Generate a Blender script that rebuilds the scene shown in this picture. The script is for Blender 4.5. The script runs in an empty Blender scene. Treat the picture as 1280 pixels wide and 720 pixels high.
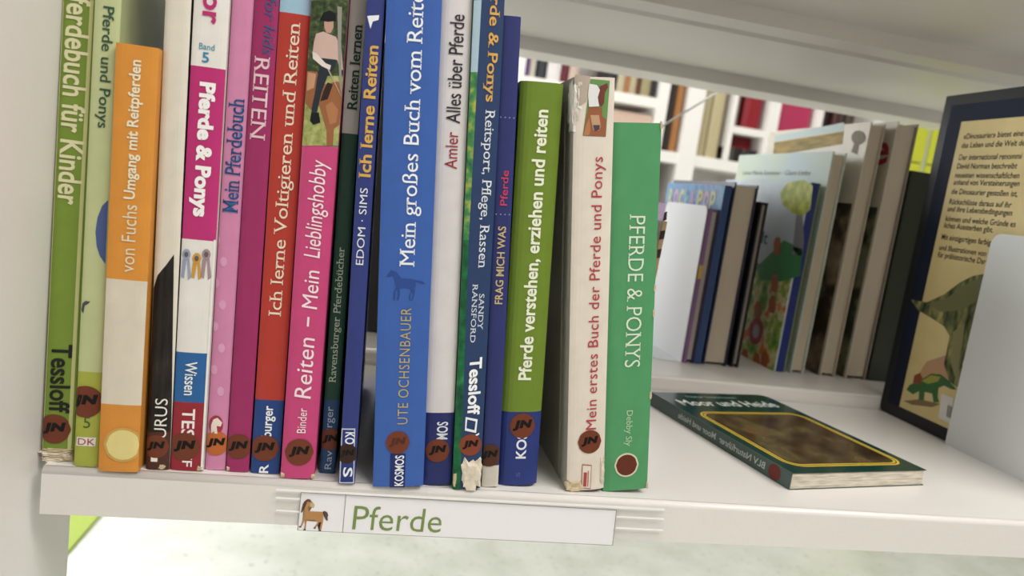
import bpy, bmesh, math, random
from mathutils import Vector, Matrix
from mathutils.geometry import tessellate_polygon
random.seed(7)
S = bpy.context.scene
C = S.collection

# ------------------------------------------------------------------ camera
ROT = ((0.974953634, -0.174874963, 0.137419642),      # camera right
       (0.109869863, -0.158521081, -0.981223563),     # camera down
       (0.193375344, 0.971745756, -0.135337216))      # camera forward
CAM = Vector((-0.0966422, -0.39838605, 0.17867835))
FPX = 900.0
cd = bpy.data.cameras.new('camera'); cam = bpy.data.objects.new('camera', cd); C.objects.link(cam)
rt, dn, fw = [Vector(r) for r in ROT]
m = Matrix((rt, -dn, -fw)).transposed().to_4x4(); m.translation = CAM
cam.matrix_world = m
cd.sensor_width = 36; cd.lens = 36 * FPX / 1280; cd.clip_start = 0.01
cd.dof.use_dof = True; cd.dof.focus_distance = 0.43; cd.dof.aperture_fstop = 8.5
S.camera = cam

# ------------------------------------------------------------------ light
S.view_settings.view_transform = 'Standard'; S.view_settings.look = 'None'
S.view_settings.gamma = 1; S.view_settings.use_curve_mapping = False
S.view_settings.exposure = 0.08
w = bpy.data.worlds.new('world'); S.world = w; w.use_nodes = True
w.node_tree.nodes['Background'].inputs[0].default_value = (1.0, 1.0, 1.0, 1)
w.node_tree.nodes['Background'].inputs[1].default_value = 0.37
def area(name, loc, target, sx, sy, power, col=(1, 0.975, 0.945)):
    l = bpy.data.lights.new(name, 'AREA'); l.shape = 'RECTANGLE'; l.size = sx; l.size_y = sy
    l.energy = power; l.color = col
    o = bpy.data.objects.new(name, l); C.objects.link(o); o.location = loc
    o.rotation_euler = (Vector(target) - Vector(loc)).to_track_quat('-Z', 'Y').to_euler()
area('ceiling_light_front', (0.9, -1.0, 1.8), (0.0, 0.1, 0.0), 1.8, 0.5, 44)
area('ceiling_light_aisle', (0.4, 1.35, 2.0), (0.4, 1.35, 0), 3.0, 0.4, 24)
area('fill_light_left_front', (-2.9, -1.1, 0.25), (0.4, 0.15, 0.15), 1.4, 1.1, 20, (1, .99, .98))  # unseen fill lamp added to brighten surfaces that face left
area('fill_light_left_aisle', (-2.9, 1.3, 0.0), (0.4, 0.7, 0.25), 1.4, 1.1, 55, (1, .99, .98))  # second added fill, lifts the back-row covers and shelf undersides
area('window_light', (-1.3, 2.93, 0.35), (-0.9, 1.0, -0.6), 1.3, 1.5, 45, (0.95, 0.98, 1))

# ------------------------------------------------------------------ photo geometry helpers
def ray(x, y): return rt * ((x - 640) / FPX) + dn * ((y - 360) / FPX) + fw
def at(x, y, ax, val):                       # point of an axis plane seen at a photograph pixel
    r = ray(x, y); t = (val - CAM[ax]) / r[ax]; return CAM + r * t
def at_plane(x, y, p, n):
    r = ray(x, y); return CAM + r * ((p - CAM).dot(n) / r.dot(n))
def proj(p):
    d = p - CAM; z = d.dot(fw); return 640 + FPX * d.dot(rt) / z, 360 + FPX * d.dot(dn) / z

# ------------------------------------------------------------------ materials
def lin(h):
    h = h.lstrip('#'); v = [int(h[i:i + 2], 16) / 255 for i in (0, 2, 4)]
    return tuple((c / 12.92 if c <= .04045 else ((c + .055) / 1.055) ** 2.4) for c in v) + (1,)
MATS = {}
def mat(h, rough=.42, kind='print', metal=0.0):
    key = (h, rough, kind)
    if key in MATS: return MATS[key]
    m = bpy.data.materials.new('%s_%s' % (kind, h.strip('#'))); m.use_nodes = True
    nt = m.node_tree; b = nt.nodes['Principled BSDF']
    b.inputs['Roughness'].default_value = rough; b.inputs['Metallic'].default_value = metal
    b.inputs['Specular IOR Level'].default_value = {'ink': .2, 'print': .3, 'torn': .1, 'pages': .1}.get(kind, .5)
    tc = nt.nodes.new('ShaderNodeTexCoord')
    nz = nt.nodes.new('ShaderNodeTexNoise'); mx = nt.nodes.new('ShaderNodeMix'); mx.data_type = 'RGBA'
    c = lin(h); sc, amt, bump = 90, .10, .02
    if kind in ('print', 'ink'):                         # printing inks on paper are never fully saturated
        L = sum(c[:3]) / 3; sat = (max(c[:3]) - min(c[:3])) / (max(c[:3]) + 1e-6)
        c = tuple((v * .90 + L * .10 + .004) * (1 - .20 * sat) for v in c[:3]) + (1,)
    if kind == 'paint': sc, amt, bump = 400, .03, .01
    if kind == 'pages': sc, amt, bump = 60, .16, .15
    if kind == 'ink': sc, amt, bump = 200, .06, 0
    if kind == 'torn': sc, amt, bump = 260, .35, .6
    nz.inputs['Scale'].default_value = sc; nz.inputs['Detail'].default_value = 4
    nt.links.new(tc.outputs['Object'], nz.inputs['Vector'])
    if kind == 'pages':
        mp = nt.nodes.new('ShaderNodeMapping'); mp.inputs['Scale'].default_value = (60, .6, .6)
        nt.links.new(tc.outputs['Object'], mp.inputs[0]); nt.links.new(mp.outputs[0], nz.inputs['Vector'])
    mx.inputs[6].default_value = tuple(max(0, v * (1 - amt)) for v in c[:3]) + (1,)
    mx.inputs[7].default_value = tuple(min(1, v * (1 + amt)) for v in c[:3]) + (1,)
    nt.links.new(nz.outputs['Fac'], mx.inputs[0]); nt.links.new(mx.outputs[2], b.inputs['Base Color'])
    if bump:
        bp = nt.nodes.new('ShaderNodeBump'); bp.inputs['Strength'].default_value = bump
        bp.inputs['Distance'].default_value = .001
        nt.links.new(nz.outputs['Fac'], bp.inputs['Height']); nt.links.new(bp.outputs[0], b.inputs['Normal'])
    if kind == 'print': b.inputs['Coat Weight'].default_value = .05; b.inputs['Coat Roughness'].default_value = .3
    MATS[key] = m; return m
def ramp_mat(name, stops, scale, rough=.45, detail=5, stretch=(1, 1, 1)):     # mottled colours from noise
    m = bpy.data.materials.new(name); m.use_nodes = True; nt = m.node_tree; b = nt.nodes['Principled BSDF']
    b.inputs['Roughness'].default_value = rough; b.inputs['Specular IOR Level'].default_value = .25
    tc = nt.nodes.new('ShaderNodeTexCoord'); mp = nt.nodes.new('ShaderNodeMapping'); mp.inputs['Scale'].default_value = stretch
    nz = nt.nodes.new('ShaderNodeTexNoise'); nz.inputs['Scale'].default_value = scale; nz.inputs['Detail'].default_value = detail
    r = nt.nodes.new('ShaderNodeValToRGB')
    while len(r.color_ramp.elements) < len(stops): r.color_ramp.elements.new(.5)
    for e, (p, h) in zip(r.color_ramp.elements, stops): e.position = p; e.color = lin(h)
    nt.links.new(tc.outputs['Object'], mp.inputs[0]); nt.links.new(mp.outputs[0], nz.inputs['Vector'])
    nt.links.new(nz.outputs['Fac'], r.inputs[0]); nt.links.new(r.outputs[0], b.inputs['Base Color'])
    return m
def clear_plastic():
    m = bpy.data.materials.new('clear_plastic'); m.use_nodes = True; nt = m.node_tree
    out = nt.nodes['Material Output']; nt.nodes.remove(nt.nodes['Principled BSDF'])
    t = nt.nodes.new('ShaderNodeBsdfTransparent'); g = nt.nodes.new('ShaderNodeBsdfGlossy'); g.inputs['Roughness'].default_value = .15
    t.inputs[0].default_value = (.995, .995, .995, 1)
    fr = nt.nodes.new('ShaderNodeValue'); fr.outputs[0].default_value = .025
    mx = nt.nodes.new('ShaderNodeMixShader')
    nt.links.new(fr.outputs[0], mx.inputs[0]); nt.links.new(t.outputs[0], mx.inputs[1]); nt.links.new(g.outputs[0], mx.inputs[2])
    nt.links.new(mx.outputs[0], out.inputs['Surface']); return m
PLASTIC = clear_plastic()
WHITE = mat('#dedad6', .33, 'paint')
FARWHITE = mat('#ece9e6', .5, 'paint')
PAGES = mat('#cfc4b4', .8, 'pages')
STICK = mat('#7c3b22', .35, 'ink')
MARK = mat('#1a100c', .4, 'ink')

# ------------------------------------------------------------------ object helpers
def link(name, me, m=None, parent=None, smooth=False):
    o = bpy.data.objects.new(name, me); C.objects.link(o)
    if m is not None and not me.materials: me.materials.append(m)
    if parent: o.parent = parent
    if smooth:
        for p in me.polygons: p.use_smooth = True
    return o
def tag(o, label=None, cat=None, group=None, kind=None):
    for k, v in (('label', label), ('category', cat), ('group', group), ('kind', kind)):
        if v: o[k] = v
    return o
def empty(name, loc=(0, 0, 0), rot=(0, 0, 0)):
    o = bpy.data.objects.new(name, None); C.objects.link(o); o.location = loc; o.rotation_euler = rot
    o.empty_display_size = .02; return o
def fin(bm, name):
    bmesh.ops.recalc_face_normals(bm, faces=bm.faces)
    me = bpy.data.meshes.new(name); bm.to_mesh(me); bm.free(); return me
def box_bm(bm, a, b, bev=0):
    a = Vector(a); b = Vector(b); c = (a + b) / 2; s = b - a
    r = bmesh.ops.create_cube(bm, size=1, matrix=Matrix.Translation(c) @ Matrix.Diagonal((s.x, s.y, s.z, 1)))
    if bev:
        es = list({e for v in r['verts'] for e in v.link_edges})
        bmesh.ops.bevel(bm, geom=es, offset=bev, segments=2, affect='EDGES', profile=.6)
def box(name, a, b, m, parent=None, bev=0):
    bm = bmesh.new(); box_bm(bm, a, b, bev); return link(name, fin(bm, name), m, parent)

# ------------------------------------------------------------------ lettering
def glyphs(body, bold=0.0, shear=0.0, spacing=1.0, serif=0.0):
    """outline text as a flat triangulated mesh: (points, faces), ink box normalised to 0..1"""
    cu = bpy.data.curves.new('t', 'FONT'); cu.body = body; cu.size = 1; cu.offset = bold * .55; cu.shear = shear
    cu.space_character = spacing; cu.resolution_u = 3; cu.fill_mode = 'FRONT'
    ob = bpy.data.objects.new('t', cu); C.objects.link(ob)
    me = bpy.data.meshes.new_from_object(ob.evaluated_get(bpy.context.evaluated_depsgraph_get()))
    P = [(v.co.x, v.co.y) for v in me.vertices]; Fc = [tuple(p.vertices) for p in me.polygons]
    if serif:
        cnt = {}
        for f in Fc:
            for i in range(len(f)):
                e = (f[i], f[(i + 1) % len(f)]); k = tuple(sorted(e)); cnt.setdefault(k, []).append(f)
        lo, hi = .045, .19
        for k, fs in list(cnt.items()):
            if len(fs) != 1: continue
            a, b = P[k[0]], P[k[1]]
            if abs(a[1] - b[1]) > .004: continue
            L = abs(a[0] - b[0])
            if not (lo < L < hi): continue
            cy = sum(P[i][1] for i in fs[0]) / len(fs[0])
            up = 1 if cy > a[1] else -1
            if up > 0 and not (abs(a[1]) < .02 or a[1] < -.12): continue
            if up < 0 and a[1] < .4: continue
            x0, x1 = min(a[0], b[0]), max(a[0], b[0]); ex = .075 * serif; h = .045
            n = len(P)
            P += [(x0 - ex, a[1]), (x1 + ex, a[1]), (x1 + ex, a[1] + up * h), (x0 - ex, a[1] + up * h)]
            Fc.append((n, n + 1, n + 2, n + 3))
    bpy.data.objects.remove(ob); bpy.data.curves.remove(cu); bpy.data.meshes.remove(me)
    xs = [p[0] for p in P]; ys = [p[1] for p in P]
    x0, x1, y0, y1 = min(xs), max(xs), min(ys), max(ys)
    return [((x - x0) / (x1 - x0), (y - y0) / (y1 - y0)) for x, y in P], Fc, (x1 - x0), (y1 - y0)
def lettering(name, body, f, m, parent, **kw):
    P, Fc, wd, hg = glyphs(body, **kw)
    me = bpy.data.meshes.new(name); me.from_pydata([f(x, y) for x, y in P], [], Fc); me.update()
    return link(name, me, m, parent)
def sheet(name, pts, m, parent, refine=0.0, shapes=None):
    """flat print: polygons given as 3D points already on their surface"""
    q = [Vector(p) for p in pts]
    me = bpy.data.meshes.new(name); me.from_pydata([tuple(p) for p in q], [], [tuple(t) for t in tessellate_polygon([q])]); me.update()
    return link(name, me, m, parent)
def ellipse(cx, cy, rx, ry, n=20, rot=0):
    c, s = math.cos(rot), math.sin(rot)
    return [(cx + rx * math.cos(a) * c - ry * math.sin(a) * s, cy + rx * math.cos(a) * s + ry * math.sin(a) * c)
            for a in [2 * math.pi * i / n for i in range(n)]]

# ------------------------------------------------------------------ books
def u_profile(T, D, b, t, n=12):
    us = [T * (.5 - .5 * math.cos(math.pi * i / n)) for i in range(n + 1)]
    out = [(0, D)] + [(u, b * abs(2 * u / T - 1) ** 4) for u in us] + [(T, D)]
    inn = [(t, D)] + [(min(max(u, t), T - t), b * abs(2 * u / T - 1) ** 4 + t) for u in us] + [(T - t, D)]
    return out, inn
class Book:
    def __init__(s, name, label, cat, bl, tl, T, H, y0, D, bands, side, b=.0012, t=.0005, hard=False,
                 pages=None, group=None, x=None, lean=None, page_drop=None, side_r=None, bot=0):
        """bl, tl: pixels of the spine's lower left and (any) upper left point; bands: [(pixel y of top, colour)] bottom up"""
        s.y0 = y0
        p0 = at(*bl, 1, y0); p1 = at(*tl, 1, y0)
        if lean is None: lean = math.atan2(p1.x - p0.x, p1.z - p0.z)
        x0 = (p0.x - math.tan(lean) * p0.z) if x is None else x
        s.up = Vector((math.sin(lean), 0, math.cos(lean))); s.ac = Vector((math.cos(lean), 0, -math.sin(lean)))
        lift = max(0, T * math.sin(lean))
        s.o = Vector((x0, y0, lift + .0002)); s.T, s.H, s.D, s.b = T, H, D, b; s.us = [T * (.5 - .5 * math.cos(math.pi * i / 12)) for i in range(13)]
        s.root = empty(name, s.o, (0, lean, 0)); tag(s.root, label, cat, group)
        out, inn = u_profile(T, D, b, t)
        vs = [0.0] + [s.v(py) for py, _ in bands[:-1]] + [H]
        cols = [c for _, c in bands]
        me = bpy.data.meshes.new('cover'); mats = []
        def mi(c, *a):
            k = mat(c, *a)
            if k not in mats: mats.append(k); me.materials.append(k)
            return mats.index(k)
        vts, fcs, idx = [], [], []; n = len(out)
        for v in vs:
            vts += [(u, wv, v) for u, wv in out] + [(u, wv, v) for u, wv in inn]
        sr = side_r or side
        for r in range(len(vs) - 1):
            A = r * 2 * n; B = A + 2 * n
            for i in range(n - 1):
                fcs.append((A + i, A + i + 1, B + i + 1, B + i)); idx.append(mi(side if i == 0 else sr if i == n - 2 else cols[r], .38))
                fcs.append((A + n + i + 1, A + n + i, B + n + i, B + n + i + 1)); idx.append(mi('#d8d2c6', .6))
            for i, j in ((0, n), (2 * n - 1, n - 1)):
                fcs.append((A + i, B + i, B + j, A + j)); idx.append(mi('#cfc8bb', .6))
        for A, sg in ((0, 1), ((len(vs) - 1) * 2 * n, -1)):
            for i in range(n - 1):
                q = (A + i, A + n + i, A + n + i + 1, A + i + 1)
                fcs.append(q if sg > 0 else q[::-1]); idx.append(mi(cols[0] if sg > 0 else cols[-1], .38))
        me.from_pydata(vts, [], fcs)
        for p, k in zip(me.polygons, idx): p.material_index = k; p.use_smooth = False
        me.update(); s.cover = link('cover', me, None, s.root)
        ins = .003 if hard else .0004
        bd = ins if page_drop is None else page_drop
        bm = bmesh.new(); box_bm(bm, (t + .0001, b + t + .0008, bd), (T - t - .0001, D - ins, H - ins), .0002)
        s.pages = link('pages', fin(bm, 'pages'), pages or PAGES, s.root)
    def pt(s, u, v, off=.00025):
        u = min(max(u, 0), s.T); return (u, s.w(u) - off, v)
    def w(s, u):                                         # depth of the spine face, exactly on its facets
        us = s.us; u = min(max(u, 0), s.T); f = lambda a: s.b * abs(2 * a / s.T - 1) ** 4
        for a, c in zip(us, us[1:]):
            if u <= c: return f(a) + (f(c) - f(a)) * (u - a) / (c - a)
        return f(s.T)
    def wrap(s, name, uvs, faces, m, parent, off):       # lay flat print over the curved spine
        bm = bmesh.new(); vs = [bm.verts.new((min(max(u, 0), s.T), 0, v)) for u, v in uvs]
        for f in faces:
            try: bm.faces.new([vs[i] for i in f])
            except ValueError: pass
        for a in s.us[1:-1]:
            bmesh.ops.bisect_plane(bm, geom=bm.verts[:] + bm.edges[:] + bm.faces[:], plane_co=(a, 0, 0), plane_no=(1, 0, 0))
        for v in bm.verts: v.co.y = s.w(v.co.x) - off
        me = bpy.data.meshes.new(name); bm.to_mesh(me); bm.free()
        return link(name, me, m, parent)
    def v(s, py):                                        # height along the spine seen at pixel row py
        lo, hi = -.1, .45
        for _ in range(40):
            md = (lo + hi) / 2
            if proj(s.o + s.ac * (s.T / 2) + s.up * md)[1] > py: lo = md
            else: hi = md
        return (lo + hi) / 2
    def uv(s, px, py):
        p = at(px, py, 1, s.y0) - s.o; return p.dot(s.ac), p.dot(s.up)
    def text(s, body, ya, yb, u0, u1, col, up=True, name='lettering', rough=.45, parent=None, off=.00035, **kw):
        va, vb = s.v(ya), s.v(yb)                        # ya: pixel row nearer the top, yb: nearer the bottom
        T = s.T
        if up: f = lambda x, y: (T * (u1 + (u0 - u1) * y), vb + (va - vb) * x)
        else: f = lambda x, y: (T * (u0 + (u1 - u0) * y), va + (vb - va) * x)
        P, Fc, wd, hg = glyphs(body, **kw)
        return s.wrap(name, [f(x, y) for x, y in P], Fc, mat(col, rough, 'ink'), parent or s.root, off)
    def flat(s, body, ya, yb, u0, u1, col, name='lettering', off=.00025, **kw):    # upright lettering
        va, vb = s.v(ya), s.v(yb); T = s.T
        return lettering(name, body, lambda x, y: s.pt(T * (u0 + (u1 - u0) * x), va + (vb - va) * y, off), mat(col, .45, 'ink'), s.root, **kw)
    def poly(s, pts, col, name='print', off=.0002, m=None, parent=None):
        P = [s.uv(x, y) for x, y in pts]
        return s.wrap(name, P, tessellate_polygon([[Vector((u, v, 0)) for u, v in P]]), m or mat(col, .45, 'ink'), parent or s.root, off)
    def sticker(s, px, py, r, col='#7c3b22', mark='JN', ring=None, mcol='#120b09', sc=.70):
        bm = bmesh.new()
        cu, cv = s.uv(px, py); k = r * (s.o - CAM).length / FPX
        def disc(rr, off, c, nm, par):
            P = []
            for i in range(28):
                a = 2 * math.pi * i / 28; j = 1 + .02 * math.sin(5 * a + px)
                P.append(s.pt(cu + rr * j * math.cos(a), cv + rr * j * math.sin(a), off))
            # horizontal slices keep the disc on the curved spine
            o = []
            for i, p in enumerate(P):
                if not o or (Vector(p) - Vector(o[-1])).length > 1e-5: o.append(p)
            bmv = bmesh.new(); cols = 12; rows = {}
            for ci in range(cols + 1):
                uu = cu + rr * (-1 + 2 * ci / cols)
                hh = math.sqrt(max(rr * rr - (uu - cu) ** 2, (rr * .05) ** 2))
                rows[ci] = (bmv.verts.new(s.pt(uu, cv - hh, off)), bmv.verts.new(s.pt(uu, cv + hh, off)))
            for ci in range(cols):
                bmv.faces.new((rows[ci][0], rows[ci + 1][0], rows[ci + 1][1], rows[ci][1]))
            bmesh.ops.remove_doubles(bmv, verts=bmv.verts, dist=1e-7)
            me = bpy.data.meshes.new(nm); bmv.to_mesh(me); bmv.free()
            return link(nm, me, mat(c, .3, 'ink'), par)
        bm.free()
        if ring: disc(k * 1.16, .0003, ring, 'sticker_rim', s.root)
        d = disc(k, .0004, col, 'sticker', s.root)
        if mark:
            h = k * sc
            lettering('mark', mark, lambda x, y: s.pt(cu + h * (2 * x - 1), cv + h * (1.1 * y - .55) + h * .15 * x, .00055), mat(mcol, .4, 'ink'), d, bold=.13, shear=.15, spacing=1.12)
        return d

def crumple(name, parent, c, sz, m, seed, n=3):
    """lump of torn paper or fibre"""
    rnd = random.Random(seed); bm = bmesh.new()
    bmesh.ops.create_icosphere(bm, subdivisions=n, radius=.5)
    for v in bm.verts:
        d = v.co.normalized(); d = Vector([math.copysign(abs(q) ** .55, q) for q in d])
        k = .36 + .10 * math.sin(9 * d.x + seed) * math.cos(8 * d.z - seed) + rnd.uniform(-.035, .035)
        p = d * k
        p = Vector((math.copysign(min(abs(p.x) * 1.25, .5), p.x), math.copysign(min(abs(p.y) * 1.2, .5), p.y), math.copysign(min(abs(p.z) * 1.2, .5), p.z)))
        v.co = Vector((c[0] + p.x * sz[0], c[1] + p.y * sz[1], c[2] + p.z * sz[2]))
    return link(name, fin(bm, name), m, parent)

# ------------------------------------------------------------------ structure of the room
FZ = -.75
def floor_material():
    m = bpy.data.materials.new('speckled_floor'); m.use_nodes = True; nt = m.node_tree; b = nt.nodes['Principled BSDF']
    tc = nt.nodes.new('ShaderNodeTexCoord'); b.inputs['Roughness'].default_value = .28
    v = nt.nodes.new('ShaderNodeTexNoise'); v.inputs['Scale'].default_value = 60; v.inputs['Detail'].default_value = 3
    r = nt.nodes.new('ShaderNodeValToRGB'); r.color_ramp.elements[0].position = .28; r.color_ramp.elements[0].color = lin('#b4b8b2')
    r.color_ramp.elements[1].position = .40; r.color_ramp.elements[1].color = lin('#d3d6ce')
    v2 = nt.nodes.new('ShaderNodeTexNoise'); v2.inputs['Scale'].default_value = 9; v2.inputs['Detail'].default_value = 6
    r2 = nt.nodes.new('ShaderNodeValToRGB'); r2.color_ramp.elements[0].position = .35; r2.color_ramp.elements[0].color = lin('#eceee9')
    r2.color_ramp.elements[1].position = .65; r2.color_ramp.elements[1].color = lin('#ffffff')
    mx = nt.nodes.new('ShaderNodeMix'); mx.data_type = 'RGBA'; mx.blend_type = 'MULTIPLY'; mx.inputs[0].default_value = 1
    for t in (v, v2): nt.links.new(tc.outputs['Object'], t.inputs['Vector'])
    nt.links.new(v.outputs['Fac'], r.inputs[0]); nt.links.new(v2.outputs['Fac'], r2.inputs[0])
    nt.links.new(r.outputs[0], mx.inputs[6]); nt.links.new(r2.outputs[0], mx.inputs[7])
    nt.links.new(mx.outputs[2], b.inputs['Base Color']); return m
tag(box('floor', (-3.2, -2.4, FZ - .05), (4.5, 3.0, FZ), floor_material()), kind='structure')
tag(box('wall_back', (-3.2, 3.0, FZ), (4.5, 3.1, 2.1), mat('#e6e3de', .7, 'paint')), kind='structure')
tag(box('ceiling', (-3.2, -2.4, 2.1), (4.5, 3.1, 2.2), mat('#ebe9e5', .8, 'paint')), kind='structure')
tag(box('wall_front_blocker', (-3.2, -1.9, FZ), (4.5, -1.8, 2.1), mat('#a39e96', .7, 'paint')), kind='structure')  # unseen wall added to block low light from behind the camera
tag(box('wall_right', (4.5, -2.4, FZ), (4.6, 3.1, 2.1), mat('#e6e3de', .7, 'paint')), kind='structure')

# ------------------------------------------------------------------ the shelving rack
XL, XR = -.2606, .76
def shelf(name, label, x0, x1, y0, y1, z, hgt, sheetz, rear_flange=0.0, front_flange=.012):
    """pressed sheet-metal shelf: deck with rolled front edge and lips hanging down"""
    o = empty(name, (x0, y0, z)); tag(o, label, 'shelf')
    L, Dp = x1 - x0, y1 - y0
    r = .0035; t = .0012; prof = []
    for i in range(7):
        a = math.pi / 2 * i / 6; prof.append((r - r * math.sin(a), -r + r * math.cos(a)))
    def sweep(pts, nm):
        bm = bmesh.new(); rings = [[bm.verts.new((xx, p[0], p[1])) for p in pts] for xx in (0, L)]
        k = len(pts)
        for i in range(k):
            j = (i + 1) % k; bm.faces.new((rings[0][i], rings[0][j], rings[1][j], rings[1][i]))
        bm.faces.new(rings[0][::-1]); bm.faces.new(rings[1])
        bmesh.ops.recalc_face_normals(bm, faces=bm.faces)
        ob = link(nm, fin(bm, nm), WHITE, o)
        for p in ob.data.polygons: p.use_smooth = abs(p.normal.x) < .5 and p.area < .01
        return ob
    deck = [(Dp, 0)] + prof[:3] + [(prof[2][0], -sheetz), (Dp, -sheetz)]
    box('deck', (0, r, -sheetz), (L, Dp - t, 0), WHITE, o)
    lip = prof + [(0, -hgt), (front_flange, -hgt), (front_flange, -hgt + t), (t, -hgt + t), (t, -sheetz), (r, -sheetz)]
    sweep(lip, 'front_lip')
    rl = [(Dp, 0), (Dp, -hgt), (Dp + rear_flange, -hgt), (Dp + rear_flange, -hgt - t), (Dp - t, -hgt - t), (Dp - t, 0)] if rear_flange else \
         [(Dp, 0), (Dp, -hgt), (Dp - t, -hgt), (Dp - t, 0)]
    sweep(rl, 'rear_lip')
    return o
shelf('shelf_board', 'white metal shelf board carrying the horse books in the foreground', XL + .0056, XR - .001, 0, .262, 0, .0262, .010)
shelf('shelf_board', 'white metal shelf board behind, under the upright books seen from their page edges', XL + .0056, XR - .001, .2645, .60, .0147, .040, .010)
shelf('shelf_board', 'white metal shelf board overhead, nearest one, its underside at the top right', XL + .0056, XR - .001, 0, .262, .3895, .0262, .0105)
shelf('shelf_board', 'white metal shelf board overhead on the far side of the rack', XL + .0056, XR - .001, .2665, .588, .3915, .0262, .0105, rear_flange=.06, front_flange=.034)
bm = bmesh.new()  # added strip under the far overhead shelf, tilted so it renders darker
for (ya, yb, za, zb) in ((.3005, .3225, .3745, .3665),):
    q = [bm.verts.new((x, y, z)) for x in (XL + .0056, XR - .001) for y, z in ((ya, za), (yb, zb), (yb, .381), (ya, .381))]
    for f in ((0, 1, 2, 3), (4, 5, 6, 7), (0, 1, 5, 4), (1, 2, 6, 5), (2, 3, 7, 6), (3, 0, 4, 7)): bm.faces.new([q[i] for i in f])
st = link('shade_strip', fin(bm, 'shade_strip'), WHITE)
up = bpy.data.objects['shelf_board.003']; st.parent = up; st.matrix_parent_inverse = Matrix.Translation(-up.location)
def upright(x0, x1, y0, y1, label):
    bm = bmesh.new(); box_bm(bm, (x0, y0, FZ), (x1, y1, 1.3), .0008)
    o = link('upright_post', fin(bm, 'upright_post'), WHITE); return tag(o, label, 'post')
upright(XL - .025, XL, -.057, .058, 'white upright post at the left edge of the picture, beside the first horse book')
upright(XR, XR + .025, -.057, .0465, 'white front right upright post beyond the right picture edge')
def rod(name, a, b, r, m, parent=None):
    a, b = Vector(a), Vector(b); d = b - a; bm = bmesh.new()
    bmesh.ops.create_cone(bm, cap_ends=True, segments=10, radius1=r, radius2=r, depth=d.length,
                          matrix=Matrix.Translation((a + b) / 2) @ d.to_track_quat('Z', 'Y').to_matrix().to_4x4())
    return link(name, fin(bm, name), m, parent)
ba, bb = at(832, 155, 1, .668), at(897, 115, 1, .668); dd = (bb - ba)
tag(rod('cross_brace', ba - dd * 4.2, bb + dd * .9, .0016, mat('#c9c9c9', .3, 'paint')), 'thin diagonal metal cross brace behind the green horse book', 'brace')

# ------------------------------------------------------------------ the horse books
G = 'horse books on the front shelf'
TP = mat('#d6cbb9', .85, 'torn')
TAPE = mat('#c3b394', .8, 'torn')
bk = {}
# widths, left to right, come from the photograph
b = bk[1] = Book('book', 'lime green book with cream lettering and frayed spine foot, leftmost by the white post', 'book', (51.5, 575), (78, 0), .0152, .285, .0088, .19,
                 [(566, '#d9cda4'), (-99, '#7f9c2b')], '#d8d39a', group=G, hard=True, b=.001, t=.0014)
b.poly([(b.uv and 84, 566), (88.5, 566), (117, 0), (112.5, 0)], '#cfd089', 'edge_stripe')
b.poly([(51.5, 566), (53, 566), (79.5, 0), (78, 0)], '#cfd089', 'edge_stripe')
b.text('Pferdebuch für Kinder', -18, 256, .12, .86, '#e2dcae', up=False, bold=.035)
b.text('Tessloff', 430, 516, .16, .84, '#20231a', up=False, bold=.04, shear=-.05)
b.sticker(68, 536, 15.5)
for i, (cx, cz, wx) in enumerate(((.0078, .0058, .0150), (.0070, .0040, .0165), (.0082, .0022, .0150), (.0060, .0010, .0110), (.0120, .0030, .0070))):
    crumple('torn_paper', b.root, (cx, .0012 - .0004 * (i % 2), cz), (wx, .0056, .0026), (TAPE, TP)[i % 2], i, 3)
b = bk[2] = Book('book', 'pale green book with dark green lettering and a blue globe on its spine', 'book', (91.5, 583), (118, 0), .0120, .287, .0034, .19,
                 [(465, '#b3bb3a'), (-99, '#c3cc93')], '#b9c284', group=G, b=.0008)
b.text('Pferde und Ponys', 8, 160, .22, .78, '#355a43', up=False, bold=.02)
b.poly([(135, 250), (128, 257), (122, 272), (119.5, 290), (121, 308), (125, 320), (131.5, 330)], '#4a5f9a', 'globe_print')
b.poly([(101, 388), (103, 379), (107, 376), (113, 377), (110, 380), (106, 382), (104, 392)], '#4d4f5a', 'small_print')
b.sticker(107, 502, 17)
b.flat('5', 535, 521, .34, .62, '#4e6a2b')
b.poly([(96, 546), (120, 547), (119, 558), (95, 557)], '#e3e0d6', 'publisher_box')
b.flat('DK', 556, 548, .15, .85, '#b43a4a', off=.0004)
b = bk[3] = Book('book', 'short orange and cream book with a pale yellow round sticker', 'book', (122, 590), (148, 57), .0198, .2225, -.0012, .15,
                 [(506, '#e8951f'), (350, '#d9cfbc'), (-99, '#ee9a1c')], '#e8951f', group=G, lean=math.radians(-1.05), hard=True, b=.0008, t=.0012)
b.text('von Fuchs', 256, 340, .34, .68, '#e9dcb8', bold=.0)
b.text('Umgang mit Reitpferden', 75, 249, .34, .70, '#f0e6c6', bold=.04)
b.sticker(154, 556, 16.5, col='#ecd98a', mark=None, ring='#dcae4c')
b = bk[4] = Book('book', 'tall cream book with a black horse mane running down its spine', 'book', (181.5, 587), (206, 0), .0122, .29, .0046, .19,
                 [(-99, '#dcd5c6')], '#2c2318', group=G, b=.0012)
b.poly([(217.5, 318), (208, 331), (197, 344), (191.5, 360), (183.5, 520), (181, 587), (213, 587), (214, 520)], '#1d1a18', 'horse_print',
       m=ramp_mat('black_mane', [(.3, '#100f10'), (.62, '#2b2624'), (.8, '#4a403a')], 300, .4, 3, (1, 1, .15)))
b.poly([(182.8, 540), (213, 540), (212.5, 587), (181, 587)], '#553026', 'foot_print', off=.0003)
b.text('URUS', 498, 547, .30, .82, '#e9e5dc', bold=-.005)
b.text('I', 565, 577, .22, .50, '#e9e5dc', bold=0)
b.sticker(195, 558, 13)
crumple('torn_paper', b.root, (.0085, .0008, .0018), (.004, .003, .0032), TAPE, 21)
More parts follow.
